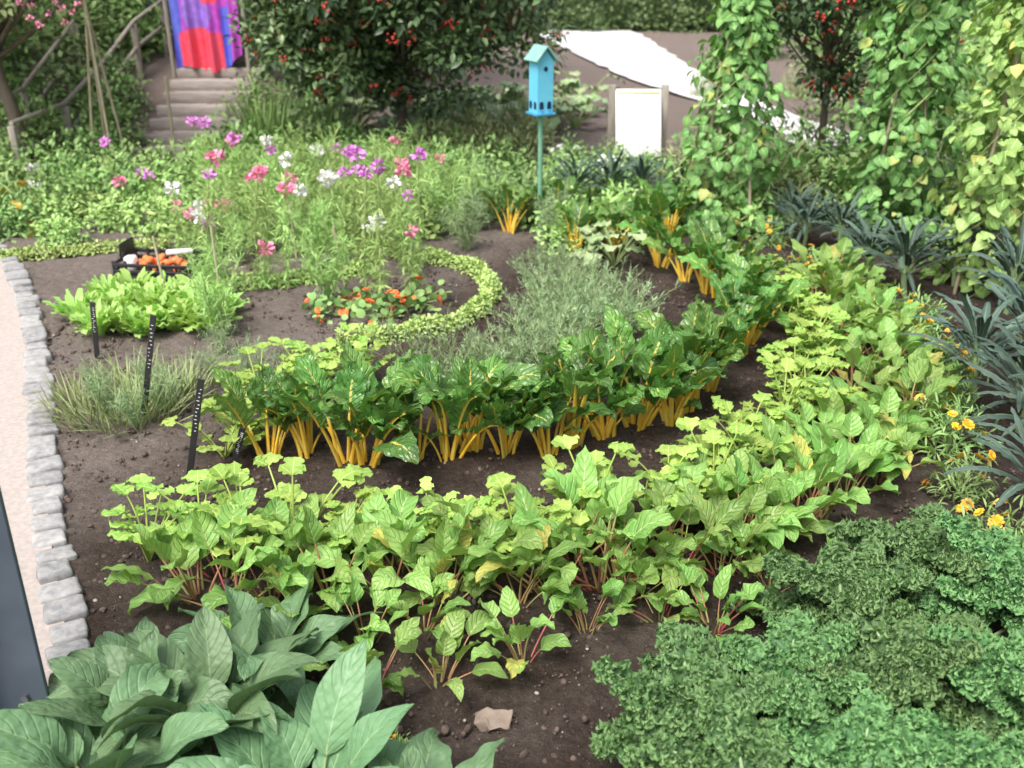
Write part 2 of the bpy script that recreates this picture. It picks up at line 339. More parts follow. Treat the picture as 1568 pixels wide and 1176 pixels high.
# ---------------------------------------------------------------- plant library
def lib(n,f,mats,name): 
    r=[]
    for k in range(n):
        mb=MB(); f(mb); r.append(mb.mesh(name,mats))
    return r
def petioled(mb,base,az,el,Lp,Lb,W,droop,shape,r0,r1,nl=10,npet=4,p=1.4,twist=None,**kw):
    c1=curve(base,az,el,Lp,droop*.15,npet,1); el2=el-droop*.15
    c2=curve(c1.P[-1],az,el2,Lb,droop*.85,nl,p,twist=U(-.6,.6) if twist is None else twist,azw=U(-.3,.3))
    tube(mb,c1.P,(r0,r1),1,5,flat=.7)
    kk=int(nl*.75); Q=c2.P[:kk]-c2.N[:kk]*r1*.6; tube(mb,Q,(r1,r1*.25),1,4,flat=.6)
    blade(mb,c2,W,shape,mat=0,**kw)
def chard(mb):
    n=rng.integers(10,14)
    for k in range(n):
        az=U(0,6.28); d=U(0,.04); base=(d*math.cos(az),d*math.sin(az),-.01); i=k/n
        if i<.85: petioled(mb,base,az,U(1.2,1.54),U(.15,.25),U(.16,.25),U(.095,.145),U(.6,2.1),'ovate',.011,.0065,nl=14,nw=4,fold=U(.0,.4),ruf=U(.08,.14),rk=U(3,5),blis=.055,twist=U(-1.1,1.1))
        else: petioled(mb,base,az,U(.95,1.3),U(.08,.14),U(.09,.14),U(.06,.09),U(1.2,2.2),'ovate',.006,.004,nl=11,nw=3,fold=U(.0,.4),ruf=U(.08,.13),rk=U(3,4.5),blis=.05)
def beet(mb):
    for k in range(rng.integers(10,15)):
        az=U(0,6.28); d=U(0,.035); el=U(.8,1.52)
        petioled(mb,(d*math.cos(az),d*math.sin(az),-.01),az,el,U(.08,.18),U(.08,.15),U(.045,.078),U(.4,2.1),'beet',.004,.0025,nl=10,nw=3,fold=U(.0,.5),ruf=U(.06,.13),rk=U(1.8,3.6),blis=.04,twist=U(-1,1))
def celery(mb):
    for k in range(rng.integers(9,14)):
        az=U(0,6.28); c=curve((0,0,-.01),az,U(.85,1.5),U(.15,.27),U(.2,.7),6); tube(mb,c.P,(.005,.0025),1,5)
        e=math.asin(np.clip(c.T[-1][2],-1,1))
        for (pos,da,L,W) in ((6,0,.068,.062),(6,1.0,.055,.05),(6,-1.0,.055,.05),(4,1.1,.045,.04),(4,-1.1,.045,.04)):
            c2=curve(c.P[pos],az+da+U(-.2,.2),e*.5+U(-.2,.3),L*U(.8,1.2),U(.2,1.0),10); blade(mb,c2,W*U(.85,1.2),'wedge',3,U(-.1,.3),U(.05,.11),U(2.5,3.5),0)
def comfrey(mb):
    for k in range(19):
        az=k*2.4+U(-.3,.3); i=k/19
        petioled(mb,(.03*math.cos(az),.03*math.sin(az),-.01),az,1.42-.80*i+U(-.2,.12),U(.05,.14),U(.18,.30),U(.10,.14),U(.8,2.3),'ovate',.007,.004,nl=16,nw=5,fold=U(.0,.45),ruf=U(.03,.08),rk=U(1.5,2.6),blis=.022,p=1.3,twist=U(-1,1))
T_frill=tmpl('round',1.3,4,2,fold=.2,droop=1.8,elev=.6,ruf=.45,rk=1.6)
def kale_leaf(mb,base,az,el,L,droop,R0):
    c=curve(base,az,el,L,droop,12,1.3,azw=U(-.3,.3)); tube(mb,c.P,(.007,.003),1,5)
    nth,nr=12,4; th=np.linspace(-1.5,1.5,nth); r=np.linspace(.0,1,nr); FP=[];FD=[];FN=[]
    for j in list(range(5,13)):
        for sd in ((1,-1) if j<12 else (0,)):
            T,S,N=c.T[j],c.S[j],c.N[j]
            if sd==0: D=T; Pp=S
            else:
                D=S*sd*.9+T*.45; D/=np.linalg.norm(D); Pp=np.cross(N,D)
            Rr=R0*U(.75,1.2)*(.65+.5*math.sin(math.pi*min(1,(j-3)/9)))
            TH,RR=np.meshgrid(th,r); ph=U(0,6.28)
            fz=lambda RR,TH: Rr*(.28*RR**1.6*np.sin(5.2*TH+ph))-.15*Rr*RR**2
            V=c.P[j]+D*(RR*Rr*np.cos(TH))[...,None]+Pp*(RR*Rr*np.sin(TH))[...,None]+N*fz(RR,TH)[...,None]
            i=np.arange(nr-1)[:,None]*nth+np.arange(nth-1)[None]
            mb.add(V.reshape(-1,3),np.stack([i,i+1,i+nth+1,i+nth],-1).reshape(-1,4),0,np.stack([np.full(RR.size,.5),RR.ravel()*.25],1))
            m=26; a=rng.uniform(-1.6,1.6,m); q=rng.uniform(.7,1.05,m); 
            FP.append(c.P[j]+D*(q*Rr*np.cos(a))[:,None]+Pp*(q*Rr*np.sin(a))[:,None]+N*fz(q,a)[:,None])
            FD.append(D*np.cos(a)[:,None]+Pp*np.sin(a)[:,None]+N*rng.uniform(-.2,1.3,m)[:,None]); FN.append(np.tile(N,(m,1))-.5*FD[-1])
    FP,FD,FN=map(np.concatenate,(FP,FD,FN)); n=len(FP)
    FD=FD+rdir(n)*.8; bake(mb,T_frill,FP,frames(FD,FN+rdir(n)*.7),.0145*rng.uniform(.6,1.4,n),0)
def kale(mb):
    tube(mb,[(0,0,-.01),(0,0,.08)],.015,1)
    for k in range(14):
        az=k*2.4+U(-.4,.4); i=k/14
        kale_leaf(mb,(0,0,.05+.03*(1-i)),az,1.45-.95*i+U(-.1,.1),.20+.10*i+U(-.05,.05),U(.6,1.5),.043)
def nero(mb):
    h=U(.12,.2); tube(mb,[(0,0,-.01),(.01,0,h*.5),(0,0,h)],.015,1)
    for k in range(34):
        az=k*2.4+U(-.3,.3); i=k/34
        petioled(mb,(0,0,h*(1-.4*i)),az,1.52-.9*i+U(-.1,.1),.07,U(.20,.30),U(.022,.036),U(.5,1.8),'strap',.004,.0025,nl=12,nw=2,fold=-.35,ruf=.13,rk=7,blis=.05,curl=.1,twist=U(-.4,.4))
def lettuce(mb):
    for k in range(46):
        az=U(0,6.28); i=k/46; c=curve((.02*math.cos(az),.02*math.sin(az),0),az,1.5-.7*i,U(.07,.15),U(.2,1.1),6); blade(mb,c,U(.022,.04),'petal',2,.1,.22,3,0)
T_ov=tmpl('ovate',.5,3); T_heart=tmpl('heart',.85,5,2,fold=.15,droop=.8); T_nar=tmpl('lance',.16,3,1,droop=.8); T_hair=tmpl('lance',.05,2,1,droop=.9,elev=.3)
T_holly=tmpl('ovate',.5,3,1,fold=.35,droop=.3); T_round=tmpl('round',.95,5,2,fold=.12,droop=.3); T_pet=tmpl('petal',.7,3,1,fold=.2,droop=.6)
IC1=ico(1); IC2=ico(2)
def dome(n,rx,rz,lump=.25,shell=.45):
    d=rdir(n); d[:,2]=np.abs(d[:,2]); r=rng.random(n)**shell
    q=np.array([mnoise.noise((x[0]*2.2+rx*7,x[1]*2.2,x[2]*2.2)) for x in d]); r=r*(1+lump*2*q)
    return d*np.array([rx,rx,rz])*r[:,None],d
def bush(tm,n,rx,rz,size,mat=0,fl=None,nfl=0,down=.1,stems=12,flsize=.03):
    def f(mb):
        P,d=dome(n,rx,rz); leafcloud(mb,tm,P,d,size,0,down=down)
        Q,_=dome(stems,rx*.8,rz*.85)
        for q in Q: tube(mb,[(0,0,-.02),q*np.array([.3,.3,.6]),q],(.006,.002),1,4)
        if nfl:
            P,d=dome(nfl,rx*1.02,rz*1.06,shell=.1); 
            for p,dd in zip(P,d): flower(mb,p,dd,flsize*U(.6,1.15),2)
    return f
def flower(mb,p,nrm,r,mat,n=9,layers=2):
    nrm=np.asarray(nrm,float)+np.array([0,-.2,.4])+rng.normal(size=3)*.25; nrm/=np.linalg.norm(nrm); a0=np.cross(nrm,[.3,.8,.2]); a0/=np.linalg.norm(a0); b0=np.cross(nrm,a0)
    for l in range(layers):
        a=np.linspace(0,6.283,n,endpoint=False)+U(0,1); T=np.cos(a)[:,None]*a0+np.sin(a)[:,None]*b0+nrm*(.15+.5*l)
        bake(mb,T_pet,np.tile(p,(n,1)),frames(T,np.tile(nrm,(n,1))),r*(1-.25*l),mat)
def cluster(mb,p,r,mat,n=34):
    d=rdir(n); d[:,2]=d[:,2]*.7+.15; bake(mb,T_pet,p+d*r*.35,frames(d+rdir(n)*.4,rdir(n)),r*rng.uniform(.5,.85,n),mat)
V_chard=lib(9,chard,[M_chard,M_chardstem],'chard'); V_beet=lib(9,beet,[M_beet,M_beetstem],'beetroot'); V_cel=lib(6,celery,[M_cel,M_celstem],'celery')
V_com=lib(4,comfrey,[M_com,M_comstem],'comfrey'); V_kale=lib(4,kale,[M_kale,M_kalestem],'kale'); V_nero=lib(3,nero,[M_nero,M_kalestem],'cavolo'); V_lett=lib(3,lettuce,[M_lett],'lettuce')
S2=[M_stem]
V_green=lib(3,bush(T_ov,600,.28,.34,.055),[M_green]+S2,'shrub'); V_bright=lib(3,bush(T_ov,520,.26,.28,.055),[M_bright]+S2,'shrub')
V_dark=lib(3,bush(T_ov,1300,.5,.8,.07),[M_dark]+S2,'shrub'); V_olive=lib(3,bush(T_nar,1300,.4,.6,.09),[M_olive]+S2,'shrub')
V_greenB=lib(3,bush(T_ov,1300,.5,.7,.07),[M_green]+S2,'shrub')
V_mari=lib(3,bush(T_nar,420,.13,.2,.05,fl=1,nfl=9,flsize=.024),[M_green,M_stem,M_yel],'marigold')
V_nast=lib(3,bush(T_round,60,.17,.12,.045,fl=1,nfl=8,flsize=.030,down=-.1),[M_green,M_stem,M_orange],'nasturtium')
V_wfl=lib(2,bush(T_ov,450,.25,.35,.05,fl=1,nfl=14,flsize=.035),[M_green,M_stem,M_white],'white_flower')
def blades(n,h,r,w,spread,mat=0,droop=.6):
    def f(mb):
        for k in range(n):
            a=U(0,6.28); d=r*math.sqrt(rng.random()); c=curve((d*math.cos(a),d*math.sin(a),-.01),a+U(-.6,.6),U(1.5-spread,1.55),h*U(.5,1.15),U(0,droop),4); blade(mb,c,w,'lance',1,.2,mat=mat)
    return f
V_grass=lib(3,blades(120,.45,.15,.014,.5),[M_green],'iris'); V_lemon=lib(3,blades(110,.2,.13,.006,1.0),[M_olive],'chives')
def herb(mb):
    for k in range(30):
        a=U(0,6.28); d=.10*math.sqrt(rng.random()); c=curve((d*math.cos(a),d*math.sin(a),-.01),a,U(.6,1.5),U(.12,.27),U(0,.5),6); tube(mb,c.P,(.002,.001),1,3)
        n=34; t=rng.uniform(.15,1,n)*6; i=t.astype(int).clip(0,5); P=c.P[i]+(c.P[i+1]-c.P[i])*(t-i)[:,None]
        leafcloud(mb,T_hair,P,rdir(n)*.6+c.T[i],.045,0,down=-.3)
        leafcloud(mb,T_nar,P[:12],rdir(12)*.8+c.T[i[:12]],.03,0,down=-.2)
V_lav=lib(4,herb,[M_grey,M_stem],'lavender')
def fluffy(mb):
    for k in range(12):
        a=U(0,6.28); c=curve((0,0,0),a,U(1.0,1.5),U(.3,.5),U(0,.5),8); tube(mb,c.P,(.004,.0015),1,4)
        n=80; t=rng.uniform(.15,1,n)*8; i=t.astype(int).clip(0,7); P=c.P[i]+(c.P[i+1]-c.P[i])*(t-i)[:,None]; d=rdir(n)
        leafcloud(mb,T_hair,P,d,.085,0,down=-.3)
V_fluff=lib(4,fluffy,[M_bright,M_stem],'cosmos_foliage'); V_fluffg=lib(3,fluffy,[M_grey,M_stem],'fennel')
def squash(mb):
    for k in range(15):
        az=U(0,6.28); c=curve((0,0,0),az,U(.6,1.4),U(.18,.42),.4,5); tube(mb,c.P,(.008,.005),1,5)
        c2=curve(c.P[-1],az,U(-.2,.5),U(.15,.24),U(.3,1.2),8); blade(mb,c2,U(.17,.25),'heart',4,.15,.09,3,0)
V_squash=lib(3,squash,[M_squash,M_stem],'squash')
def place(name,var,x,y,s=1,tilt=.08,z=None,rz=None):
    return put(name,random.choice(var),(x,y,hz(x,y) if z is None else z),(U(-tilt,tilt),U(-tilt,tilt),U(0,6.28) if rz is None else rz),s)
def row(name,var,px,step,s0,s1,jit=.02,tilt=.1):
    for p in dense([G(*q) for q in px],step): place(name,var,p[0]+U(-jit,jit),p[1]+U(-jit,jit),U(s0,s1),tilt)
def fill(name,var,px,dist,s0,s1,tries=900,tilt=.1):
    P=[G(*q) for q in px]; A=np.array(P); lo,hi=A.min(0),A.max(0); got=[]
    for _ in range(tries):
        q=(U(lo[0],hi[0]),U(lo[1],hi[1]))
        if inpoly(q,P) and all((q[0]-g[0])**2+(q[1]-g[1])**2>dist*dist for g in got): got.append(q)
    for q in got: place(name,var,q[0],q[1],U(s0,s1),tilt)
# ---------------------------------------------------------------- foreground beds
row('chard_plant',V_chard,[(415,702),(500,702),(575,716),(660,700),(740,690),(820,690),(910,672),(985,655),(1050,620),(1100,575)],.125,.8,1.08,.03,.13)
row('chard_plant',V_chard,[(1140,545),(1135,500),(1110,465),(1070,440),(1010,412)],.17,.75,1.0,.04)
row('chard_plant',V_chard,[(880,385),(940,380),(990,372),(1020,362)],.2,.8,1.05)
row('celery_plant',V_cel,[(240,850),(340,845),(450,842),(560,848),(680,848),(800,840),(900,822),(990,798),(1080,765)],.135,.75,1.1,.035,.15)
row('celery_plant',V_cel,[(1080,765),(1170,695),(1225,625),(1235,560),(1210,500),(1170,450)],.16,.75,1.05,.04)
row('beetroot_plant',V_beet,[(290,925),(400,920),(500,915),(600,915),(700,920),(800,920),(900,905),(1000,885),(1100,855),(1180,825)],.125,.9,1.2,.045,.17)
row('beetroot_plant',V_beet,[(320,885),(500,880),(700,876),(900,862),(1020,838),(1120,800)],.24,.9,1.2,.04,.17)
row('beetroot_plant',V_beet,[(1180,825),(1290,775),(1350,715),(1370,650),(1365,590),(1340,530),(1300,480),(1260,440)],.13,.9,1.2,.05,.17)
row('beetroot_plant',V_beet,[(1200,760),(1290,680),(1305,610),(1290,540),(1250,490)],.16,.8,1.1,.05)
for u,v,s in ((570,1050,.75),(675,1050,.75),(800,1015,.75),(1010,950,.7),(1090,965,.75),(900,965,.7),(560,985,.75),(1180,905,.6),(650,970,.75),(470,960,.85),(960,920,.8),(1150,880,.7)): 
    x,y=G(u,v); place('beetroot_plant',V_beet,x,y,s,.15)
for u,v,s in ((1290,985,.98),(1420,930,1.0),(1540,985,1.0),(1050,1170,1.0),(1210,1130,.95),(1390,1120,1.05),(1130,1300,1.0),(1300,1290,1.0),(1540,1180,1.1),(1480,1330,1.0),(1680,1090,1.0),(1650,950,.9)):
    x,y=G(u,v); place('curly_kale_plant',V_kale,x,y,s,.15)
for u,v,s in ((330,1140,1.0),(170,1230,1.0),(480,1260,.95),(640,1330,.85),(410,1040,.8),(220,1120,.8)):
    x,y=G(u,v); place('comfrey_plant',V_com,x,y,s,.15)
for u,v,s in ((1385,455,1.0),(1490,610,1.0),(1560,560,1.05),(1600,700,1.1),(1540,480,1.0),(1330,430,.85),(1460,440,.9),(1570,800,.9),(1280,390,.8),(1230,380,.8),(1210,365,.8),(1560,660,1.0),(880,320,.85),(930,318,.9),(1040,325,.8),(985,315,.8)):
    x,y=G(u,v); place('cavolo_nero_plant',V_nero,x,y,s,.1)
for u,v,s in ((1350,490,.9),(1400,540,.9),(1450,690,1.0),(1450,620,.9),(1300,440,.8),(1230,425,.8),(1530,850,.9),(1550,900,.8),(1470,760,.8),(1130,360,.8),(1390,590,.7),(1440,560,.7),(620,1165,.35),(1250,435,.8),(1180,375,.8),(1420,650,.9),(1410,500,.8)):
    x,y=G(u,v); place('marigold_plant',V_mari,x,y,s,.1)
fill('lettuce_plant',V_lett,[(110,490),(140,515),(330,510),(350,480),(300,455),(160,455)],.08,.8,1.2,1500)
for u,v,s in ((140,640,.95),(180,650,1.0),(225,640,1.0),(260,615,.95),(290,600,.8),(110,620,.7),(200,600,.9)):
    x,y=G(u,v); place('chive_clump',V_lemon,x,y,s,.15)
for u,v,s in ((170,630,.45),(250,630,.45),(210,655,.4),(150,610,.4),(230,600,.4),(330,585,.4),(380,590,.45),(440,585,.4),(340,540,.35)): x,y=G(u,v); place('fennel_plant',V_fluffg,x,y,s,.1)
fill('lavender_plant',V_lav,[(600,590),(660,600),(790,610),(900,545),(940,500),(930,455),(860,460),(800,530),(690,570)],.13,.8,1.2,1200)
fill('lavender_plant',V_lav,[(800,445),(830,470),(900,450),(900,400),(840,395)],.2,.7,1.0)
row('nasturtium_plant',V_nast,[(490,478),(540,474),(600,484),(650,468)],.16,.8,1.1,.05)
for u,v in ((345,700),(375,680),(430,650),(520,600),(560,590),(400,620),(480,600)):
    x,y=G(u,v); place('celery_plant',V_cel,x,y,U(.8,1),.1)
def edging(px,w,h,n,mat=M_boxedge,size=.024):
    mb=MB(); P=dense([G(*q) for q in px],.02); k=len(P); d=np.gradient(P,axis=0); d/=np.linalg.norm(d,axis=1,keepdims=True); nm=np.c_[-d[:,1],d[:,0]]
    N_=int(n*k*.02); i=rng.integers(0,k,N_); a=rng.uniform(0,np.pi,N_); r=rng.random(N_)**.3
    lump=1+.18*np.sin(i*.37)+.12*np.sin(i*.11+1)
    pos=np.c_[P[i]+nm[i]*(np.cos(a)*r*w/2*lump)[:,None],np.sin(a)*r*h*lump]; out=np.c_[nm[i]*np.cos(a)[:,None],np.sin(a)]
    leafcloud(mb,T_ov,pos,out,size,0); mb.obj('box_edging',[mat])
edging([(520,530),(600,522),(680,505),(735,477),(752,452),(738,427),(700,409),(650,398),(590,390),(520,386),(440,384)],.085,.07,2600)
edging([(340,442),(400,440),(460,434),(520,427),(560,417)],.10,.06,2400)
edging([(-60,402),(0,398),(60,394),(120,388),(180,384),(260,380)],.08,.055,2400)
# background planting
fill('leafy_shrub',V_bright,[(60,380),(330,370),(640,365),(640,330),(300,300),(60,310)],.32,.6,.95,600)
fill('leafy_shrub',V_green,[(0,370),(60,330),(300,330),(700,330),(700,260),(400,250),(150,270),(0,300)],.33,.65,1.0,900)
fill('leafy_shrub',V_green,[(680,350),(840,345),(860,290),(700,260)],.3,.7,1.0,600)
fill('cosmos_foliage',V_fluff,[(340,395),(500,388),(700,370),(800,350),(650,300),(300,300)],.26,.75,1.15,900)
fill('cosmos_foliage',V_fluff,[(300,560),(380,470),(480,460),(640,440),(640,400),(360,400)],.45,.6,.95,200)
fill('fennel_plant',V_fluffg,[(680,385),(880,390),(880,330),(700,310)],.35,.6,.9,600)
fill('squash_plant',V_squash,[(480,232),(640,235),(760,220),(880,215),(900,165),(720,175),(480,190)],.45,.8,1.1,800)
fill('squash_plant',V_squash,[(890,420),(970,425),(1000,390),(930,370)],.25,.5,.7,300)
fill('leafy_shrub',V_bright,[(840,390),(1000,350),(1180,360),(1180,300),(840,300)],.3,.6,.9,600)
fill('leafy_shrub',V_olive,[(1040,330),(1200,330),(1260,290),(1100,270)],.4,.7,.9,500)
fill('leafy_shrub',V_green,[(860,285),(1040,285),(1040,262),(860,262)],.3,.5,.6,500)
fill('white_flower_plant',V_wfl,[(860,290),(980,285),(970,265),(870,255)],.35,.6,.75,300)
fill('leafy_shrub',V_greenB,[(1180,340),(1568,360),(1800,350),(1700,260),(1300,270)],.5,.6,.9,700)
fill('iris_clump',V_grass,[(370,245),(500,240),(500,215),(370,215)],.3,.9,1.2,300)
fill('leafy_shrub',V_green,[(350,285),(620,285),(620,245),(345,250)],.35,.8,1.1,500)
fill('leafy_shrub',V_olive,[(660,260),(820,265),(820,225),(700,225)],.4,.6,.8,500)
fill('leafy_shrub',V_greenB,[(-300,300),(60,290),(180,250),(190,170),(-200,160)],.55,.5,.85,900)
fill('dark_shrub',V_dark,[(-300,200),(130,180),(160,110),(-200,100)],.7,.7,1.0,900)
fill('leafy_shrub',V_greenB,[(385,215),(520,190),(520,120),(400,130)],.6,.5,.8,500)
fill('leafy_shrub',V_olive,[(1060,150),(1300,150),(1300,90),(1100,90)],1.0,.5,.7,200)
for u,v in ((10,355),(35,350),(-20,350)): x,y=G(u,v); place('marigold_plant',V_mari,x,y,1.5,.1)
for u,v in ((780,355),(850,345)): x,y=G(u,v); place('chard_plant',V_chard,x,y,.8,.1)
# ---------------------------------------------------------------- tall flowers
def tallflower(u,v,y,mat,r=.05):
    x,y,z=AT(u,v,y); z=max(z,.2); mb=MB(); gz=hz(x,y)
    bx,by=U(-.05,.05),U(-.05,.05); P=np.array([(bx,by,-.02),(bx*.7+U(-.02,.02),by*.6,z*.5),(0,0,z-gz)]); P=dense(P,.06)
    tube(mb,P,(.005,.003),0,5)
    n=int(len(P)*8); i=rng.integers(1,max(3,len(P)-2),n); leafcloud(mb,T_nar,P[i],rdir(n),.06,1,down=.0)
    n2=n*3; i=rng.integers(1,max(3,int(len(P)*.85)),n2); leafcloud(mb,T_hair,P[i]+rdir(n2)*.03,rdir(n2),.06,1)
    cluster(mb,np.array([0,0,z-gz]),r,2)
    mb.obj('cleome_flower',[M_stem,M_bright,mat],loc=(x,y,gz))
for (us,mat,r) in (([(395,268),(270,315),(295,352),(345,320),(330,240),(615,250),(673,243),(188,310),(630,355),(605,215),(405,382),(442,275),(325,312),(400,262),(355,215),(618,262),(385,272),(437,290)],M_pink,.046),
  ([(320,268),(415,230),(360,212),(550,262),(578,256),(528,265),(625,300),(640,238),(535,235),(515,228),(160,218),(230,345),(323,353),(228,270),(313,188),(295,185),(560,268),(545,237)],M_mag,.040),
  ([(408,215),(485,232),(50,260),(508,270),(457,292),(578,340),(438,245),(603,280),(305,315),(265,290),(498,275),(303,332),(570,345),(60,322)],M_white,.044)):
    for (u,v) in us: tallflower(u,v,U(4.7,6.0) if 250<u<660 and v>235 else U(6.4,7.0),mat,r*U(.8,1.3))
# ---------------------------------------------------------------- bean towers
def beantower(u,v,h,r0,r1,mat,n,poles=4,lean=0):
    x,y=G(u,v); mb=MB()
    for k in range(poles):
        a=k*6.283/poles+.4; tube(mb,[(r0*.8*math.cos(a),r0*.8*math.sin(a),-.05),(lean-.03*math.cos(a),-.03*math.sin(a),h+.15)],.010,1,6,cap=True)
    t=rng.random(n)**.9; a=rng.uniform(0,6.283,n); strand=np.round(a/6.283*9)*6.283/9; a=np.where(rng.random(n)<.6,strand+rng.normal(size=n)*.16,a)
    R=(r0+(r1-r0)*t)*(1+.22*np.sin(a*3+t*9)+.22*np.sin(t*31+a))*rng.uniform(.55,1.15,n)
    pos=np.c_[R*np.cos(a)+lean*t,R*np.sin(a),t*h+.02]; out=np.c_[np.cos(a),np.sin(a),0*a]
    T=out*.55+rdir(n)*.6; T[:,2]-=.65; Nh=out+rdir(n)*.6; Nh[:,2]+=.55
    bake(mb,T_heart,pos,frames(T,Nh),.070*rng.uniform(.45,1.25,n),0)
    for k in range(8):
        q=np.linspace(0,1,30); a=q*9+k; R=(r0+(r1-r0)*q)*.9; tube(mb,np.c_[R*np.cos(a)+lean*q,R*np.sin(a),q*h*U(.8,1.05)],.003,2,4)
    mb.obj('runner_bean_tower',[mat,M_bamboo,M_stem],loc=(x,y,0))
beantower(1110,350,1.75,.34,.05,M_bean,1800,lean=-.0)
beantower(1360,375,2.1,.26,.18,M_bean,2400)
beantower(1505,440,2.2,.25,.17,M_bean2,2400,lean=.02)
beantower(1680,420,2.2,.27,.20,M_bean,1300)
# ---------------------------------------------------------------- trees
def tree(name,u,v,zb,zt,rx,nclump,nleaf,size,mat,tr=.05,berries=0,bm=M_red,lean=(0,0),clr=.3,tm=T_holly,limb=10,flatb=False):
    x,y=G(u,v); mb=MB(); zc=(zb+zt)/2; rz=(zt-zb)/2
    top=np.array([lean[0],lean[1],zc+rz*.5]); 
    tp=dense(np.array([(0,0,-.05),(lean[0]*.2+.02,lean[1]*.2,zb*.5),(lean[0]*.6-.01,lean[1]*.6,zb),tuple(top)]),.12)
    tube(mb,tp,np.linspace(tr,tr*.35,len(tp))*(1+.5*np.exp(-np.linspace(0,12,len(tp)))),1,9)
    if flatb:
        zz=rng.uniform(-1,1,nclump); th=rng.uniform(0,6.283,nclump); rr=np.sqrt(1-np.abs(zz)**4)*rng.random(nclump)**.45*(rx-clr*.5)
        cen=np.c_[rr*np.cos(th),rr*np.sin(th),zc+zz*(rz-clr*.5)]+np.array([lean[0],lean[1],0])
        cen[:,2]+=.10*np.sin(th*3)
    else:
        d=rdir(nclump); r=rng.random(nclump)**.4; cen=d*r[:,None]*np.array([rx-clr*.6,rx-clr*.6,rz-clr*.4])+np.array([lean[0],lean[1],zc])
    cen[:,2]=np.maximum(cen[:,2],zb+clr*.35)
    for k in range(min(nclump,limb*3)):
        c0=np.array([lean[0]*.6,lean[1]*.6,zb+U(-.05,.4)*rz]); mid=(c0+cen[k])/2+np.array([0,0,-.06])
        tube(mb,dense(np.array([c0,mid,cen[k]]),.1),(tr*.35,tr*.08),1,5)
    ci=rng.integers(0,nclump,nleaf); dd=rdir(nleaf); rr=rng.random(nleaf)**.5*clr*(.6+.6*rng.random(nclump))[ci]
    pos=cen[ci]+dd*rr[:,None]*np.array([1,1,.75]); tone=np.clip(.45+.5*dd[:,2]+rng.normal(size=nleaf)*.2+((ci*0.618)%1-.5)*.5,0,1)  # leaf tone paler towards the top of each clump, plus random spread
    leafcloud(mb,tm,pos,dd,size,0,down=.25,tone=tone)
    if berries:
        bi=rng.integers(0,nclump,berries); db=rdir(berries); pb=cen[bi]+db*clr*.95*np.array([1,1,.75])
        for q in pb:
            k=rng.integers(4,9); bake(mb,IC1,q+rng.normal(size=(k,3))*.022,np.tile(np.eye(3),(k,1,1)),.011,2)
    mb.obj(name,[mat,M_bark,bm],loc=(x,y,hz(x,y)))
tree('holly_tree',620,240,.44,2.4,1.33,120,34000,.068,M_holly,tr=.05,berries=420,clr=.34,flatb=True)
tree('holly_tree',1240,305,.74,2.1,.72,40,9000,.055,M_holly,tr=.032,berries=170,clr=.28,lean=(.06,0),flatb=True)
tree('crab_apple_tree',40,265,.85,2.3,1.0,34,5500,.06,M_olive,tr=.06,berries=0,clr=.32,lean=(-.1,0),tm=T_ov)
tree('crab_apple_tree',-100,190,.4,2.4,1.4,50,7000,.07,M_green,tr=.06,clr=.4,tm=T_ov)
mb=MB(); 
for u,v in ((48,10),(75,20),(95,12),(60,38),(110,18),(30,5),(85,2),(100,35),(120,8),(45,28)):
    q=np.array(AT(u,v,7.3)); cluster(mb,q,.03,0,14); tube(mb,[q,q+np.array([U(-.05,.05),.15,-.1]),q+np.array([U(-.1,.1),.4,-.1])],.003,1,4)
mb.obj('pink_climbing_rose',[M_pink,M_stem])
def hedge(name,x0,x1,y,h,d,n,mat,size):
    mb=MB(); n1=int(n*.6); z=rng.random(n1)*h; X_=rng.uniform(x0,x1,n1); lump=.12*np.sin(X_*3.1)+.08*np.sin(z*5+X_*7)
    pos=np.c_[X_,y-d/2+lump+rng.uniform(-.05,.12,n1),z]; out=np.tile([0,-1.,.2],(n1,1)); leafcloud(mb,T_ov,pos,out,size,0)
    n2=n-n1; X_=rng.uniform(x0,x1,n2); pos=np.c_[X_,rng.uniform(y-d/2,y+d/2,n2),h+.1*np.sin(X_*2.3)+rng.uniform(-.1,.08,n2)]; leafcloud(mb,T_ov,pos,np.tile([0,-.3,1.],(n2,1)),size,0)
    box(mb,((x0+x1)/2,y+.1,h/2-.05),(x1-x0,d-.3,h-.2),0,bev=.1)
    mb.obj(name,[mat])
hedge('clipped_hedge',-3,14,20.8,1.9,1.2,38000,M_dark,.10)
tree('background_tree',-100,60,.6,6,3.2,60,6000,.2,M_green,tr=.15,clr=1.0,tm=T_ov)
tree('background_tree',330,45,.4,6,3.2,60,6000,.2,M_dark,tr=.15,clr=1.0,tm=T_ov)
tree('background_tree',1500,55,.3,6,3.2,60,6000,.2,M_dark,tr=.15,clr=1.0,tm=T_ov)
fill('leafy_shrub',V_greenB,[(-200,100),(200,95),(240,60),(-200,60)],.9,1.0,1.5,300)
fill('dark_shrub',V_dark,[(420,120),(560,110),(560,60),(430,60)],.8,1.0,1.4,400)
fill('leafy_shrub',V_greenB,[(210,82),(400,82),(400,60),(200,60)],.8,1.0,1.4,300)
fill('leafy_shrub',V_greenB,[(1130,85),(1568,130),(1568,70),(1180,60)],1.1,.9,1.3,300)
fill('leafy_shrub',V_greenB,[(1300,180),(1568,230),(1568,150),(1320,130)],.9,.8,1.2,300)
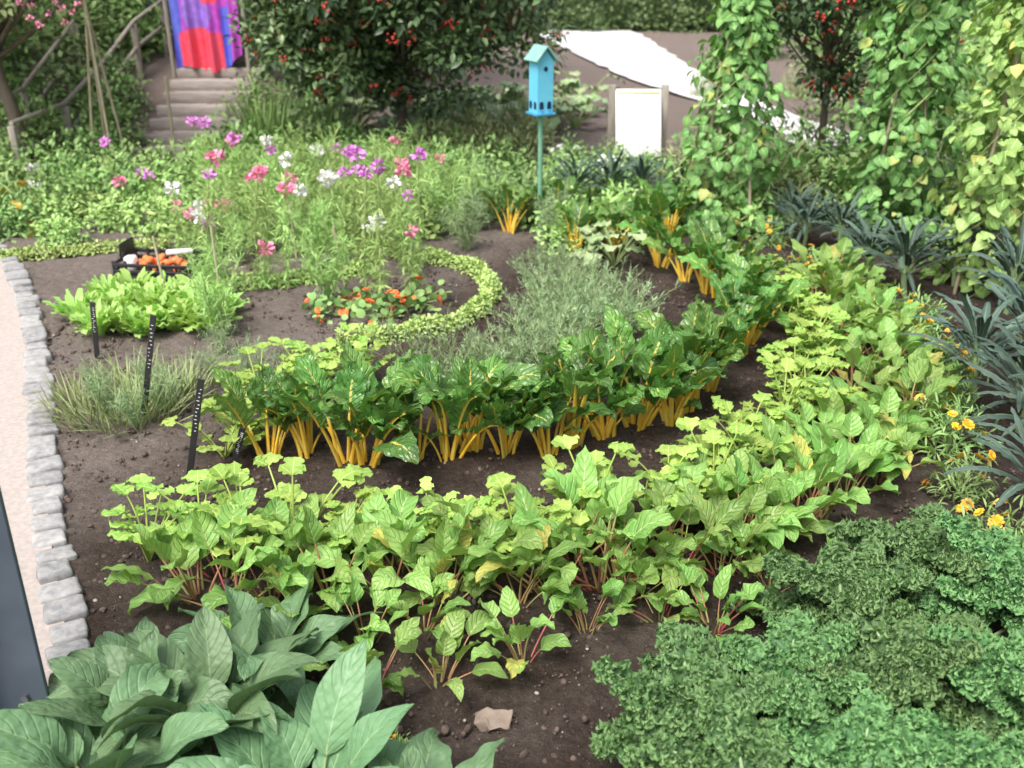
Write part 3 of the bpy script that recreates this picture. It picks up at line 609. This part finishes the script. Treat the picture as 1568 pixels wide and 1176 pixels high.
# ---------------------------------------------------------------- steps and rails
sx0,sx1=G(218,238)[0],G(345,238)[0]
root=empty('garden_steps'); 
for k in range(8):
    mb=MB(); y0=8.42+k*.23; z=.08*(k+1)
    box(mb,((sx0+sx1)/2,y0,z-.05),(sx1-sx0+.1,.07,.10),0,bev=.006); 
    box(mb,((sx0+sx1)/2,y0+.135,z-.06),(sx1-sx0,.196,.10),1,bev=.004)
    mb.obj('step_%d'%(k+1),[M_step,M_path],parent=root)
def rail(px_posts,name='wooden_handrail'):
    mb=MB(); prev=None
    for (x,y,h) in px_posts:
        z=hz(x,y); box(mb,(x,y,z+h/2-.05),(.05,.05,h+.1),0,bev=.005); q=np.array([x,y,z+h+.02])
        if prev is not None:
            for dz in (0,-.22): tube(mb,[prev+[0,0,dz],(prev+q)/2+[0,0,dz],q+[0,0,dz]],.018,0,8,cap=True)
        prev=q
    mb.obj(name,[M_wood])
rail([(-3.72,7.6,.40),(-3.60,8.3,.44),(-3.52,9.0,.46),(-3.45,9.7,.5),(-3.40,10.4,.5)])
rail([(-4.1,7.6,.40),(-4.0,8.5,.5),(-3.95,9.6,.55)])
def canes(u,v,h,r,n=4):
    x,y=G(u,v); mb=MB()
    for k in range(n):
        a=k*6.283/n+.5; tube(mb,[(r*math.cos(a),r*math.sin(a),-.05),(-.04*math.cos(a),-.04*math.sin(a),h)],.010,0,6,cap=True)
    mb.obj('bamboo_wigwam',[M_bamboo],loc=(x,y,hz(x,y)))
canes(172,262,1.6,.14); x,y=G(268,238)
mb=MB(); tube(mb,[(0,0,-.05),(.01,0,.65)],.014,0,7,cap=True); mb.obj('garden_stake',[M_bamboo],loc=(x,y,0))
mb=MB()
for u,v in ((455,400),(340,470),(530,440),(260,470)):
    x,y=G(u,v); tube(mb,[(x,y,-.05),(x+U(-.05,.05),y+.02,U(.3,.5))],.006,0,6,cap=True)
mb.obj('bamboo_canes',[M_bamboo])
# ---------------------------------------------------------------- banner
root=empty('fabric_banner'); y=9.75
mb=MB(); nu,nv=60,80; x0=AT(264,50,y)[0]; x1=AT(368,50,y)[0]; zb=AT(300,106,y)[2]; zt=zb+1.05
s,t=np.meshgrid(np.linspace(0,1,nu),np.linspace(0,1,nv)); Yw=.03*np.sin(s*19)+.02*np.sin(s*41+t*3)
bot=.03*np.sin(s*9)+np.where(s>.8,.12*(s-.8)/.2,0)
V=np.stack([x0+(x1-x0)*s,y+Yw*(1.2-t),zb+bot*(1-t)+(zt-zb)*t],-1)
i=np.arange(nv-1)[:,None]*nu+np.arange(nu-1)[None]; F=np.stack([i,i+1,i+nu+1,i+nu],-1).reshape(-1,4)
sc,tc=s[:-1,:-1],t[:-1,:-1]; mt=np.full_like(sc,3,int)
mt[sc<.13]=0; mt[(tc<.36-.25*np.abs(sc-.42))&(sc>.08)&(sc<.78)]=1
mt[((sc-.36)**2/.05+(tc-.46)**2/.02<1)&(mt!=1)]=2
mt[(sc>=.72)&(sc<.86)&(tc<.5)]=0; mt[(tc>.55)&(sc>.45)&(sc<.7)]=1
mb.add(V.reshape(-1,3),F,mt.ravel())
mb.obj('cloth',[simple('cloth_blue',(.16,.20,.80),(.14,.16,.7),rough=.8,det=0,bump=0),simple('cloth_red',(.92,.07,.11),(.88,.10,.17),rough=.8,det=0,bump=0),simple('cloth_violet',(.42,.22,.84),rough=.8,det=0,bump=0),simple('cloth_magenta',(.62,.10,.66),rough=.8,det=0,bump=0)],parent=root)
mb=MB(); 
for xx in (x0-.04,x1+.04): tube(mb,[(xx,y+.02,hz(xx,y)-.05),(xx,y+.02,zt+.08)],.02,0,8,cap=True)
tube(mb,[(x0-.08,y+.0,zt+.02),(x1+.08,y,zt+.02)],.015,0,8,cap=True); mb.obj('frame',[M_wood],parent=root)
# ---------------------------------------------------------------- birdhouse
x,y=G(826,352); root=empty('birdhouse',(x,y,0)); root.rotation_euler=(0,0,math.radians(28))
mb=MB(); tube(mb,[(0,0,-.05),(0,0,.71)],.015,0,10,cap=True); mb.obj('pole',[M_polegr],parent=root)
mb=MB(); zb,w,h=.71,.105,.30
box(mb,(0,0,zb+.009),(w+.03,w+.03,.016),1); 
prof=[(-w/2,0),(w/2,0),(w/2,h),(0,h+.06),(-w/2,h)]
Vf=np.array([(px,-w/2,zb+.018+pz) for px,pz in prof]+[(px,w/2,zb+.018+pz) for px,pz in prof])
mb.add(Vf,np.array([[0,1,2,3,4],[9,8,7,6,5]])); mb.add(Vf,np.array([[0,5,6,1],[1,6,7,2],[4,9,5,0]]))
for sx_ in (-.026,.026):
    a=np.linspace(0,np.pi,10); pts=np.array([(sx_-.014,0)]+[(sx_-.014*math.cos(q),.03+.014*math.sin(q)) for q in a]+[(sx_+.014,0)])
    mb.add(np.array([(q[0],-w/2-.003,zb+.04+q[1]) for q in pts]),np.array([list(range(len(pts)))]),2)
    mb.add(np.array([(-w/2-.003,q[0],zb+.04+q[1]) for q in pts]),np.array([list(range(len(pts)))[::-1]]),2)
    tube(mb,[(sx_,-w/2,zb+.032),(sx_,-w/2-.03,zb+.032)],.004,1,6,cap=True)
a=np.linspace(0,6.283,14,endpoint=False); mb.add(np.array([(.014*math.cos(q),-w/2-.003,zb+.27+.014*math.sin(q)) for q in a]),np.array([list(range(14))]),2)
mb.obj('body',[M_cblue,M_cblue2,M_hole],smooth=False,parent=root)
mb=MB(); sl=math.atan2(.06,w/2)
for sg in (-1,1):
    c_,s_=math.cos(sg*sl),math.sin(sg*sl); R=np.array([[c_,0,s_],[0,1,0],[-s_,0,c_]])
    box(mb,(sg*.038,0,zb+h+.018+.036),(.112,w+.05,.012),0,R=R,bev=.002)
mb.obj('roof',[M_teal],smooth=False,parent=root)
# ---------------------------------------------------------------- info sign
xa,y=G(938,250)[0],G(938,250)[1]; xb=G(1008,250)[0]; root=empty('information_sign')
mb=MB()
for xx in (xa-.02,xb+.03): box(mb,(xx,y+.06,.28),(.055,.055,.66),0)
mb.obj('posts',[M_wood],parent=root)
mb=MB(); q=-.42; R=np.array([[1,0,0],[0,math.cos(q),-math.sin(q)],[0,math.sin(q),math.cos(q)]])
box(mb,((xa+xb)/2,y-.06,.33),(xb-xa-.01,.018,.54),0,bev=.003,R=R); box(mb,np.array([(xa+xb)/2,y-.06,.33])+R@np.array([0,-.012,.245]),(xb-xa-.03,.006,.03),1,bev=.001,R=R); mb.obj('panel',[M_panel,M_panelh],parent=root)
# ---------------------------------------------------------------- steel post lower left
px_,py_=G(86,1110); root=empty('steel_fence_post',(px_,py_,0))
mb=MB(); box(mb,(-.075,0,.53),(.15,.012,1.02),0,bev=.002); box(mb,(-.152,-.045,.53),(.010,.09,1.02),0,bev=.002); box(mb,(-.075,-.03,.010),(.20,.14,.020),0,bev=.002); mb.obj('upright',[M_steel],smooth=False,parent=root)
mb=MB()
for (bx,bz) in ((-.05,.09),(-.05,.75),(-.11,.75)): tube(mb,[(bx,-.006,bz),(bx,-.016,bz)],.009,0,6,cap=True)
mb.obj('bolts',[M_zinc],smooth=False,parent=root)
mb=MB(); box(mb,(-.55,-.02,1.06),(1.1,.03,.05),0); box(mb,(-1.1,0,.5),(.05,.05,1.0),0); mb.obj('rail',[M_steel],parent=root)
# ---------------------------------------------------------------- label stakes
def label(u0,v0,u1,v1):
    x,y=G(u1,v1); X1=AT(u0,v0,y-.02); mb=MB(); a=np.array([x,y,-.04]); b=np.array(X1); L=np.linalg.norm(b-a); T=(b-a)/L
    S=np.cross(T,[0,1,0]); S/=np.linalg.norm(S); N=np.cross(S,T); R=np.stack([S,N,T],1)
    box(mb,(a+b)/2,(.022,.005,L),0,R=R,bev=.001)
    for k in range(12): 
        q=a+T*L*(.55+.033*k)+N*(.0035 if N[1]<0 else -.0035)+S*U(-.004,.004); box(mb,q,(U(.003,.010),.001,.002),1,R=R,bev=0)
    mb.obj('plant_label',[M_black,M_panel],smooth=False)
label(235,482,216,640); label(308,580,285,735); label(372,655,350,722); label(141,462,148,548)
# ---------------------------------------------------------------- crate
x,y=G(240,432); root=empty('black_crate',(x,y+.12,0)); root.rotation_euler=(0,0,-.12)
mb=MB(); w,d,h=.42,.28,.11
box(mb,(0,0,.01),(w,d,.01),0)
for k in range(3):
    z=.022+k*.036
    for sy in (-1,1): box(mb,(0,sy*d/2,z),(w,.008,.02),0,bev=.002)
    for sx_ in (-1,1): box(mb,(sx_*w/2,0,z),(.008,d-.01,.02),0,bev=.002)
for k in range(7):
    for sy in (-1,1): box(mb,(-w/2+w*k/6,sy*(d/2-.009),.06),(.014,.008,.11),0,bev=.002)
box(mb,(-w/2+.02,0,.15),(.012,.16,.08),0); mb.obj('crate',[M_black],parent=root)
mb=MB(); P=np.c_[rng.uniform(-.12,.19,26),rng.uniform(-.1,.1,26),rng.uniform(.05,.10,26)]; bake(mb,IC2,P,frames(rdir(26),np.tile([0,0,1.],(26,1)))*np.array([1,.7,.7]),rng.uniform(.018,.032,26),0)
box(mb,(-.15,-.05,.08),(.06,.06,.08),1,bev=.01); box(mb,(.08,.06,.12),(.14,.05,.02),1,rz=.4,bev=.005); mb.obj('harvest',[M_orange,M_panel],parent=root)
mb=MB(); x,y=G(755,1105); V=RB.V*np.array([.045,.024,.012]); V+=np.array([[mnoise.noise((v[0]*40,v[1]*40,v[2]*40)) for v in V]]).T*.012; mb.add(V+np.array([x,y,.002]),RB.F); mb.obj('flat_stone',[simple('stone_brown',(.30,.24,.19),(.17,.13,.10),scale=30,rough=.9)])
# ---------------------------------------------------------------- light, camera
EL,AZ=math.radians(60),math.radians(-145)   # azimuth from +Y toward +X
w=bpy.data.worlds.new('World'); scene.world=w; w.use_nodes=True; nt=w.node_tree
bg=nt.nodes['Background']; sk=nt.nodes.new('ShaderNodeTexSky'); sk.sky_type='NISHITA'; sk.sun_disc=False; sk.sun_elevation=EL; sk.sun_rotation=AZ; sk.dust_density=5; sk.air_density=1
hs=nt.nodes.new('ShaderNodeHueSaturation'); hs.inputs['Saturation'].default_value=.5; hs.inputs['Value'].default_value=1.6; nt.links.new(sk.outputs[0],hs.inputs['Color']); nt.links.new(hs.outputs[0],bg.inputs[0]); bg.inputs[1].default_value=.15
sd=bpy.data.lights.new('sun','SUN'); sd.energy=3.1; sd.angle=math.radians(26); sd.color=(1,.97,.91); so=bpy.data.objects.new('sun',sd); scene.collection.objects.link(so)
D=Vector((math.sin(AZ)*math.cos(EL),math.cos(AZ)*math.cos(EL),math.sin(EL))); so.rotation_euler=D.to_track_quat('Z','Y').to_euler(); so.location=D*20
cd=bpy.data.cameras.new('camera'); cam=bpy.data.objects.new('camera',cd); scene.collection.objects.link(cam)
cam.location=(0,0,CH); cam.rotation_euler=(math.radians(90)-PITCH,0,0); cd.sensor_width=36; cd.lens=36*FPX/1568; cd.clip_start=.05; cd.clip_end=1500
cd.dof.use_dof=True; cd.dof.focus_distance=2.9; cd.dof.aperture_fstop=3.2
scene.camera=cam
scene.view_settings.view_transform='Standard'; scene.view_settings.look='None'; scene.view_settings.exposure=0
